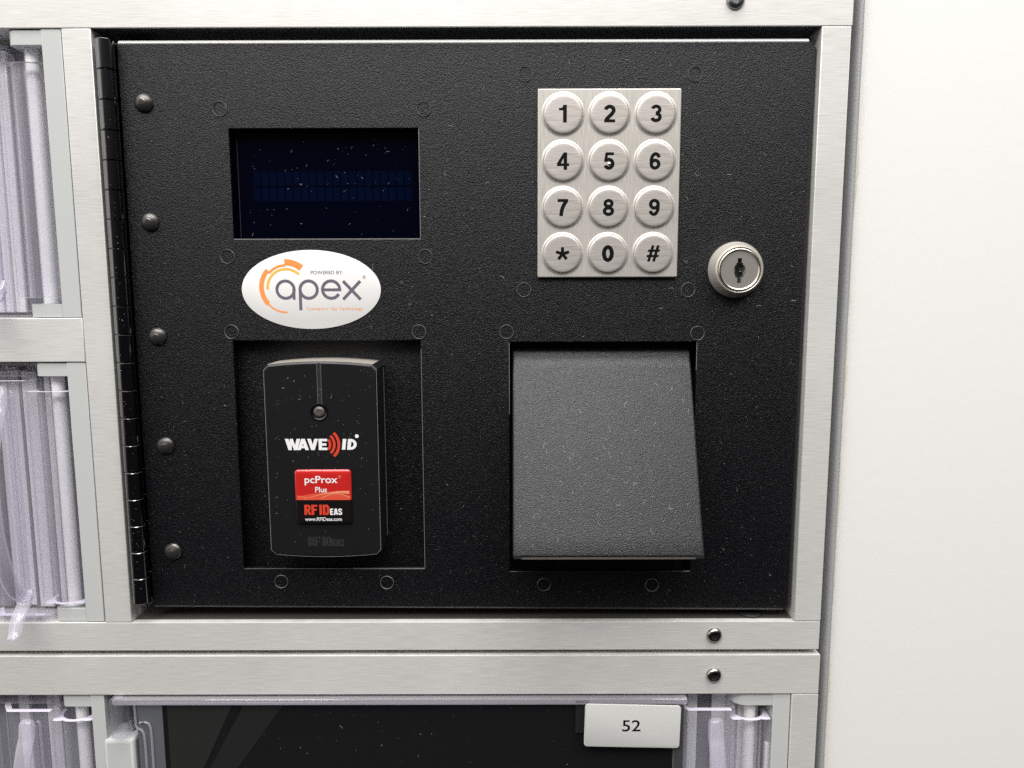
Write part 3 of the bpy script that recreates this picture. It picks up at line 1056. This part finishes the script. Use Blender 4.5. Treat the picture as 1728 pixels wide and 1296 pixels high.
P = band(lambda t: -96.72, lambda t: -94.5 + 1.3 * sin(pi * (t * 1.15 - 0.1)) - 0.4 * (1 - t))
obj("wave_band", P.bm(by), 'red_soft', badge, smooth=0)
P = Print()
P.ribbon([(BX0 + .7 + 24 * t, -94.8 - 2.0 * sin(pi * t) + 1.0 * t) for t in [k / 30 for k in range(6)]], 0.25)
P.ribbon([(-93.6 + 20.3 * t, -96.5 + 3.3 * sin(pi * 0.62 * t) + 0.1) for t in [k / 30 for k in range(31)]], [0.2 + 1.3 * (k / 30) ** 2 for k in range(31)])
P.ribbon([(-86 + 13.0 * t, -96.0 + 2.2 * sin(pi * 0.95 * t)) for t in [k / 20 for k in range(21)]], 0.35)
obj("wave_light", P.bm(lambda x, z: by(x, z) - 0.03), 'peach', badge, smooth=0)
obj("badge_lettering", text_bm("pcProx", -93.1, -90.0, -78.4, -85.7, BY - 0.03, 0.014), 'white_ink', badge, smooth=0)
obj("badge_lettering", text_bm("Plus", -88.5, -93.25, -83.3, -90.7, BY - 0.03, 0.010), 'white_ink', badge, smooth=0)
bm = text_bm("R", -77.75, -86.45, -77.15, -85.8, BY)
b2 = Print().ribbon(arc(-77.4, -86.1, 0.6, 0.6, 0, 360, 20)[:-1], 0.13, True).bm(lambda x, z: BY)
me_ = bpy.data.meshes.new("t"); b2.to_mesh(me_); bm.from_mesh(me_); bpy.data.meshes.remove(me_); b2.free()
obj("registered_mark", bm, 'peach', badge, smooth=0)


def heavy(letters):
    """condensed heavy capitals on a unit height"""
    P = Print(); x = 0.0; s_ = .22
    for ch in letters:
        g = Print()
        if ch == 'R':
            g.rect(0, 0, s_, 1).ribbon([(.15, .90), (.36, .90), (.44, .82), (.44, .60), (.36, .50), (.15, .50)], .19).slant(.20, .5, .37, 0, .22); w = .60
        elif ch == 'F':
            g.rect(0, 0, s_, 1).rect(0, .81, .50, 1).rect(0, .42, .45, .60); w = .55
        elif ch == 'I':
            g.rect(0, 0, s_, 1); w = .29
        elif ch == 'D':
            g.rect(0, 0, s_, 1).ribbon([(.1, .905), (.36, .905), (.45, .78), (.45, .22), (.36, .095), (.1, .095)], .20); w = .63
        elif ch == 'E':
            g.rect(0, 0, s_, 1).rect(0, .80, .46, 1).rect(0, .41, .43, .60).rect(0, 0, .46, .20); w = .53
        elif ch == 'A':
            g.slant(0, 0, .17, 1, .20).slant(.42, 0, .27, 1, .20).rect(.15, .18, .47, .36); w = .66
        elif ch == 'S':
            g.ribbon([(.46, .70), (.46, .82), (.38, .905), (.18, .905), (.10, .82), (.10, .68), (.17, .57), (.39, .45), (.46, .33), (.46, .18), (.38, .095), (.18, .095), (.10, .18), (.10, .32)], .19); w = .60
        else:
            w = .12
        P.add(g, x, 0); x += w
    return P


obj("badge_lettering", heavy("RF ID").fit(-93.7, -103.6, -82.5, -98.9).bm(lambda x, z: BY - 0.03), 'red_ink', badge, smooth=0)
obj("badge_lettering", heavy("EAS").fit(-82.2, -103.6, -76.8, -100.7).bm(lambda x, z: BY - 0.03), 'white_ink', badge, smooth=0)
obj("badge_lettering", text_bm("www.RFIDeas.com", -93.5, -106.4, -77.0, -104.7, BY - 0.03, 0.012), 'white_ink', badge, smooth=0)
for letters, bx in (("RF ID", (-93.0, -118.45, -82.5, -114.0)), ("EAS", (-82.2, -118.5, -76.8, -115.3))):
    for dx, dz, mt, dy in ((0.14, -0.16, 'edge_line', 0.0), (0, 0, 'void', -0.12)):  # paler offset copy paints the highlight on the embossed edge
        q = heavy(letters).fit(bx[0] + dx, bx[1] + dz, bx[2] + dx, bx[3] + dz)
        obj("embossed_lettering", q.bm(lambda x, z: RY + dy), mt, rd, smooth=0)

# ================================================================ hood over the lower right cut-out
hd = thing("hood", (40, 8, -134), "black sheet metal hood sloping out of the lower right cut-out", "hood")
HX0, HX1 = -0.2, 81.2
TY, TZ, LY, LZ = 7.0, -32.3, -29.5, -114.7
dv = Vector((0, LY - TY, LZ - TZ)); dv.normalize()
up = Vector((0, dv.z, -dv.y))               # outward normal of the slope (towards the viewer and up)
if up.y > 0:
    up = -up
bm = bmesh.new()
rows = [(20.0, TZ + 0.9), (TY + 2.5, TZ + 0.9), (TY + 0.9, TZ + 0.55), (TY, TZ)]
for k in range(1, 13):
    t = k / 12
    rows.append((TY + (LY - TY) * t, TZ + (LZ - TZ) * t))
rows += [(LY - 0.15, LZ - 0.75), (LY + 0.45, LZ - 1.35)]
ins = [0.0, 0.0, 0.0, 0.0] + [0.0] * 14
grid = []
for y, z in rows:
    xsn = [HX0, HX0 + 0.15, HX0 + 0.5, HX0 + 1.2, HX1 - 1.2, HX1 - 0.5, HX1 - 0.15, HX1]
    dep = [1.2, 0.5, 0.15, 0.0, 0.0, 0.15, 0.5, 1.2]
    grid.append([bm.verts.new(Vector((x, y, z)) - up * d_) for x, d_ in zip(xsn, dep)])
for A, B in zip(grid, grid[1:]):
    for k in range(7):
        bm.faces.new((A[k], A[k + 1], B[k + 1], B[k]))
bmesh.ops.recalc_face_normals(bm, faces=bm.faces[:])
if sum(f.normal.y for f in bm.faces) > 0:
    bmesh.ops.reverse_faces(bm, faces=bm.faces[:])
obj("cover", bm, 'hood', hd, smooth=50)
for x in (HX0 + 0.02, HX1 - 0.02):
    bm = bmesh.new()
    d_ = 1.3 if x < 40 else -1.3
    pts = [(TY + 1.0, TZ - 0.8), (LY + 1.0, LZ - 0.2), (LY + 1.6, LZ - 1.9), (LY + 9, LZ - 3.0), (20, LZ - 12), (20, TZ - 0.8)]
    A = [bm.verts.new((x, y, z)) for y, z in pts]
    B = [bm.verts.new((x + d_, y, z)) for y, z in pts]
    bm.faces.new(A); bm.faces.new(B[::-1])
    for k in range(len(pts)):
        bm.faces.new((A[k], A[(k + 1) % len(pts)], B[(k + 1) % len(pts)], B[k]))
    bmesh.ops.recalc_face_normals(bm, faces=bm.faces[:])
    obj("side_plate", bm, 'hood', hd)
obj("front_lip", mk(HX0 + 3.4, HX1 - 3.2, LY + 0.8, LY + 10, LZ - 2.9, LZ - 1.7, 0.3, 2), 'nub', hd)
for x in (HX0 + 1.9, HX1 - 1.7):
    obj("corner_notch", mk(x - 1.6, x + 1.6, LY - 0.25, LY + 1.2, LZ - 2.2, LZ - 0.35, 0.15, 1), 'void', hd)
bm = bmesh.new()
vcyl(bm, 113.4, 8.5, 5.6, -158.4, -157.2, 28, 0.2)
obj("bumper", bm, 'rubber', uf, smooth=50)

# ================================================================ clear plastic bins and the door marked 52


def latch(parent, xr, zt, zb, name="latch"):
    """moulded clear end of a bin: flat front, stepped column round the pivot, bow handle"""
    z1, z0 = zt - 8.4, zb + 3.4
    c1, c0 = zt - 13.4, zb + 9.0
    # flat front with a fold at its left end
    bm = bmesh.new()
    pl = [(xr - 19.5, 0.0), (xr - 40, 0.0), (xr - 43.5, 4.0), (xr - 46.5, 8.5), (xr - 44.8, 9.5), (xr - 41.8, 6.0), (xr - 39.2, 2.6), (xr - 19.5, 2.6)]
    prism_z(bm, pl, z0, z1, 1)
    fr = obj("front", bm, ['clear', 'clear_end'], parent, smooth=30)
    # column with ribs: scalloped front, round bore
    bm = bmesh.new()
    outer = [(xr - 19.4, 11.0), (xr - 19.4, 1.6)]
    for c0_, w_, d_ in ((-19.4, 5.2, 0.7), (-14.2, 9.0, 1.3), (-5.2, 4.7, 0.6)):      # three rounded lobes
        outer += [(xr + c0_ + w_ * (0.5 - 0.5 * cos(pi * k / 12)), 1.2 - d_ * sin(pi * k / 12)) for k in range(1, 12)]
    outer += [(xr - 0.5, 1.6), (xr - 0.5, 11.0)]
    inner = [(xr - 2.4, 11.0)] + [(xr - 9.9 + 7.5 * cos(radians(a)), 8.6 + 6.7 * sin(radians(a))) for a in range(0, -181, -12)] + [(xr - 17.5, 11.0)]
    pl = outer + inner
    prism_z(bm, pl, c0, c1, 1)
    obj("column", bm, ['clear', 'clear_end'], parent, smooth=50)
    bm = bmesh.new()
    box(bm, xr - 19.4, xr - 17.2, 2.8, 9.5, c1 + 0.1, z1, 0.3, 1)
    obj("web", bm, 'clear', parent)
    # lower ledge
    obj("ledge", mk(xr - 60, xr - 16, 0.3, 9, z0 - 2.6, z0 - 0.1, 0.5, 2), 'clear', parent)
    # handle pad: raised ribs either side of the grip
    for dx in (0.0, 1.9, 3.6):
        bm = bmesh.new()
        x = xr - 24.6 - dx
        path = [Vector((x - 1.2, -0.4, zt - 12.8 - dx)), Vector((x - 0.3, -0.4, zt - 13.6 - dx)), Vector((x, -0.4, zt - 15.5 - dx)), Vector((x, -0.4, zt - 40)),
                Vector((x, -0.4, zb + 30)), Vector((x, -0.4, zb + 10.5 + dx)), Vector((x - 0.4, -0.4, zb + 8.6 + dx)), Vector((x - 2, -0.4, zb + 7.6 + dx))]
        tube(bm, path, 0.6, 0.6, 8)
        obj("grip_rib", bm, 'clear_handle', fr, smooth=60)
    bm = bmesh.new()
    ha, hb = zt - 13.5, zb + 12.0
    path = []
    xh = xr - 28.2
    for k in range(41):
        t = k / 40
        z = ha + (hb - ha) * t
        y = 0.8 - 16.5 * (sin(pi * t) ** 0.55 if 0 < t < 1 else 0)
        path.append(Vector((xh, y, z)))
    path += [Vector((xh, 1.5, hb - 1.0))]
    path = [Vector((xh, -3.0, ha + 3.2)), Vector((xh, -3.3, ha + 2.8)), Vector((xh, -4.2, ha + 1.6))] + path[2:]
    tube(bm, path, 3.7, 2.4, 16, taper=[0.35, 0.75, 0.95] + [1.0] * (len(path) - 3))
    hdl = obj("handle", bm, 'clear_handle', parent, smooth=70)
    bm = bmesh.new()                        # finger lip flaring out below the bow
    path = [Vector((xr - 25.6, y, hb + z)) for y, z in ((0.2, 4.0), (-1.5, 1.5), (-4.5, -2.0), (-7.5, -4.5), (-10.0, -7.5), (-11.5, -11.0), (-13.0, -13.0), (-15.5, -13.6))]
    tube(bm, path, 3.2, 1.7, 18, taper=[0.8, 0.9, 1, 1, 1, 0.95, 0.8, 0.5])
    obj("finger_lip", bm, 'clear_handle', hdl, smooth=70)
    return fr




def ribbed(parent, x0, x1, y, z0, z1):
    bm = bmesh.new()
    x = x0
    while x < x1 - 0.3:
        w_ = min(random.choice((1.4, 3.0, 5.0, 7.0)), x1 - x)
        d_ = random.uniform(0.0, 3.5)
        zz = z0
        nf = len(bm.faces)
        box(bm, x, x + w_, y - d_, y + 2, zz, z1 - random.uniform(0, 4), min(0.6, w_ * 0.3), 2)
        bm.faces.ensure_lookup_table()
        mi = random.choice((0, 0, 1, 2, 2))  # mixed rib tones paint the light streaks of the clear plastic
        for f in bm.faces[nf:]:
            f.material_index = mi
        x += w_ + 0.02
    box(bm, x0, x1, y + 1.9, y + 2.6, z0, z1)
    obj("inner_wall", bm, ['bin_back', 'pin', 'streak_dark'], parent)  # 'pin' white and 'streak_dark' serve as the light and dark streak tones


binG = None
for zt, zb, lab in ((107.3, -15.6, "clear plastic bin above the left cross rail, its handle cut off by the frame edge"),
                    (-35.5, -158.3, "clear plastic bin below the left cross rail, handle lip over the rail"),
                    (-194.75, -317.5, "clear plastic bin at the bottom left under the lower rail")):
    xr = -201.2 if zt > -100 else -202.1
    bn = thing("clear_bin", (-260, 10, zb), lab, "bin", "clear bins along the left side")
    latch(bn, xr, zt, zb)
    obj("window", mk(-330, xr - 45.5, 0.2, 2.6, zb + 3.4, zt - 8.4, 0.4, 1), 'clear', bn)
    ribbed(bn, xr - 60, xr + 1, 16, zb + 2, zt - 2)
    bm = bmesh.new()
    box(bm, -330, xr - 21, 4, 16, zt - 6.8, zt - 4.4, 0.5, 1)
    obj("top_lip", bm, 'clear', bn)

d52 = thing("clear_door", (-50, 8, -317), "dark clear locker door with a clear handle, below the lower rail on the right", "locker door")
obj("pane", mk(-180.2, 81.8, 1.2, 3.0, -317, -199.2, 0.4, 1), 'pane', d52)
bm = bmesh.new()
box(bm, -190.5, 82.4, -2.4, 3.2, -199.0, -195.8, 0.9, 3)
obj("top_lip", bm, 'clear_handle', d52)
bm = bmesh.new()
prism_y(bm, rrect(-191.5, -184.6, -216.2, -194.9, 2.2, 6), -3.0, 7.0, 0.6)
obj("hinge_sleeve", bm, 'clear', d52, smooth=40)
bm = bmesh.new(); vcyl(bm, -187.0, 8.5, 1.9, -217.4, -198.5, 20)
obj("hinge_pin", bm, 'zinc', d52)
for pts, rr in ((((-180.8, -0.2, -199.5), (-180.8, -0.2, -210), (-180.2, -0.2, -211.4), (-178.2, -0.2, -212.4), (-177.2, -0.2, -214.5), (-176.9, -0.2, -220), (-176.9, -0.2, -317)), 0.55),
                (((-179.0, -0.2, -208.6), (-176.4, -0.2, -208.4), (-174.6, -0.2, -209.2), (-173.8, -0.2, -211.5), (-173.6, -0.2, -218), (-173.6, -0.2, -317)), 0.55)):
    bm = bmesh.new()
    tube(bm, [Vector(q) for q in pts], rr, rr, 8)
    obj("frame_rib", bm, 'clear_handle', d52, smooth=60)
obj("frame_wall", mk(-180.4, -168.2, 0.6, 1.15, -317, -199.3), 'inner', d52)
for pts, mt in ((((-166, -235), (-151, -235), (-134.5, -200.2), (-166, -200.2)), 'sheen'), (((-148, -235), (-135, -235), (-110, -200.2), (-129, -200.2)), 'sheen_dark')):
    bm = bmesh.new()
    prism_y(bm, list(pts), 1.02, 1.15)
    obj("pane_reflection", bm, mt, d52)  # room reflection painted as flat grey shapes on the pane
latch(d52, 123.7, -194.75, -317.5)
bm = bmesh.new()
box(bm, 76.6, 82.4, -2.0, 4, -317, -198.6, 1.2, 3)
obj("end_post", bm, 'clear', d52)
ribbed(d52, 83.2, 124, 16, -317, -196)
obj("label_holder", mk(29.6, 36, -0.4, 1.1, -214.4, -198.4, 0.15, 1), 'void', d52)
bm = bmesh.new()
c52 = rrect(33.5, 78.8, -219.4, -198.1, 1.6, 5)
rot = radians(-1.3)
c52 = [(56.1 + (x - 56.1) * cos(rot) - (z + 208.8) * sin(rot), -208.8 + (x - 56.1) * sin(rot) + (z + 208.8) * cos(rot)) for x, z in c52]
prism_y(bm, c52, -4.0, -3.2, 0.15)
nl = thing("number_label", (56, -3, -219), "pale grey card reading 52 on the dark locker door", "label")
obj("card", bm, 'grey_label', nl, smooth=30)
obj("lettering", text_bm("52", 51.3, -211.3, 60.0, -205.5, -4.0, 0.008), 'black_ink', nl, smooth=0)

# ================================================================ dust: lint and specks lying on the black faces
bm = bmesh.new()


def slope_y(x, z):
    t = (z - TZ) / (LZ - TZ)
    return TY + (LY - TY) * t


def lint(x, z, yf, L_, w=0.07):
    a = random.uniform(0, 2 * pi); cur = random.gauss(0, 1.1)
    n = 5
    px, pz = x, z
    prev = None
    for k in range(n + 1):
        nx, nz = -sin(a), cos(a)
        y = yf(px, pz) - 0.12
        pr = (bm.verts.new((px - nx * w / 2, y, pz - nz * w / 2)), bm.verts.new((px + nx * w / 2, y - 0.04, pz + nz * w / 2)))
        if prev:
            bm.faces.new((prev[0], pr[0], pr[1], prev[1]))
        prev = pr
        px += cos(a) * L_ / n; pz += sin(a) * L_ / n
        a += cur * 0.5 + random.gauss(0, 0.25)


def speck(x, z, yf, s_):
    y = yf(x, z) - 0.05
    c = bm.verts.new((x, y - s_ * 0.6, z))
    n = 5
    a0 = random.uniform(0, 6)
    rg = [bm.verts.new((x + s_ * random.uniform(.6, 1.2) * cos(a0 + 2 * pi * k / n), y, z + s_ * random.uniform(.6, 1.2) * sin(a0 + 2 * pi * k / n))) for k in range(n)]
    for k in range(n):
        bm.faces.new((c, rg[k], rg[(k + 1) % n]))


def on_door(x, z):
    if any(h_[0] - 1 < x < h_[1] + 1 and h_[2] - 1 < z < h_[3] + 1 for h_ in holes):
        return False
    if 10 < x < 74 and 1 < z < 83.5:
        return False
    if (x - 99.1) ** 2 + (z - 5) ** 2 < 13.5 ** 2:
        return False
    if ((x + 90.1) / 31.5) ** 2 + ((z + 3.35) / 18) ** 2 < 1:
        return False
    return True


dyf = lambda x, z: DY
cnt = 0
while cnt < 320:
    x, z = random.uniform(-165, 127), random.uniform(-145, 98)
    if not on_door(x, z) or random.random() > 0.25 + 0.75 * max(0, min(1, (x + 120) / 200)) * (1.0 if z > -60 else 0.4):
        continue
    cnt += 1
    if random.random() < 0.2:
        lint(x, z, dyf, random.uniform(0.8, 2.6))
    else:
        speck(x, z, dyf, random.uniform(0.05, 0.12))
for k in range(85):
    x, z = random.uniform(-118, -43), random.uniform(21, 64)
    (lint(x, z, lambda a, b: 8.5, random.uniform(0.5, 1.8), 0.07) if random.random() < 0.25 else speck(x, z, lambda a, b: 8.5, random.uniform(0.05, 0.14)))
for k in range(110):
    x = random.uniform(-107, -62); z = random.uniform(-80, -38) if random.random() < 0.75 else random.uniform(-122, -80)
    (lint(x, z, lambda a, b: RY, random.uniform(0.4, 1.3), 0.07) if random.random() < 0.2 else speck(x, z, lambda a, b: RY, random.uniform(0.05, 0.13)))
for k in range(60):
    x, z = random.uniform(-57, -43), random.uniform(-131, -30)
    (lint(x, z, lambda a, b: 10.55, random.uniform(0.5, 1.8)) if random.random() < 0.3 else speck(x, z, lambda a, b: 10.55, random.uniform(0.05, 0.13)))
for k in range(260):
    t = random.random() ** 0.8
    x, z = random.uniform(1.5, 79.5), TZ + (LZ - TZ) * (0.04 + 0.94 * t)
    (lint(x, z, slope_y, random.uniform(0.8, 3.2), 0.08) if random.random() < 0.35 else speck(x, z, slope_y, random.uniform(0.05, 0.14)))
for k in range(55):
    x, z = random.uniform(-165, 28), random.uniform(-235, -201)
    (lint(x, z, lambda a, b: 1.2, random.uniform(0.6, 2.2)) if random.random() < 0.35 else speck(x, z, lambda a, b: 1.2, random.uniform(0.05, 0.11)))
for k in range(70):
    zz = random.uniform(-146, 100)
    if random.random() < .5:
        speck(HX + random.uniform(-1.5, 2.5), zz, lambda a, b: HYc - sqrt(max(0.1, HR ** 2 - (a - HX) ** 2)), random.uniform(0.05, 0.13))
    else:
        lint(HX + random.uniform(-1, 2), zz, lambda a, b: HYc - sqrt(max(0.1, HR ** 2 - (a - HX) ** 2)), random.uniform(0.3, 0.8), 0.07)
bmesh.ops.recalc_face_normals(bm, faces=bm.faces[:])
dust = obj("dust", bm, 'dust', None, smooth=0)
dust["kind"] = "stuff"
dust["label"] = "pale specks and curls of lint scattered over the black surfaces"
dust["category"] = "dust"
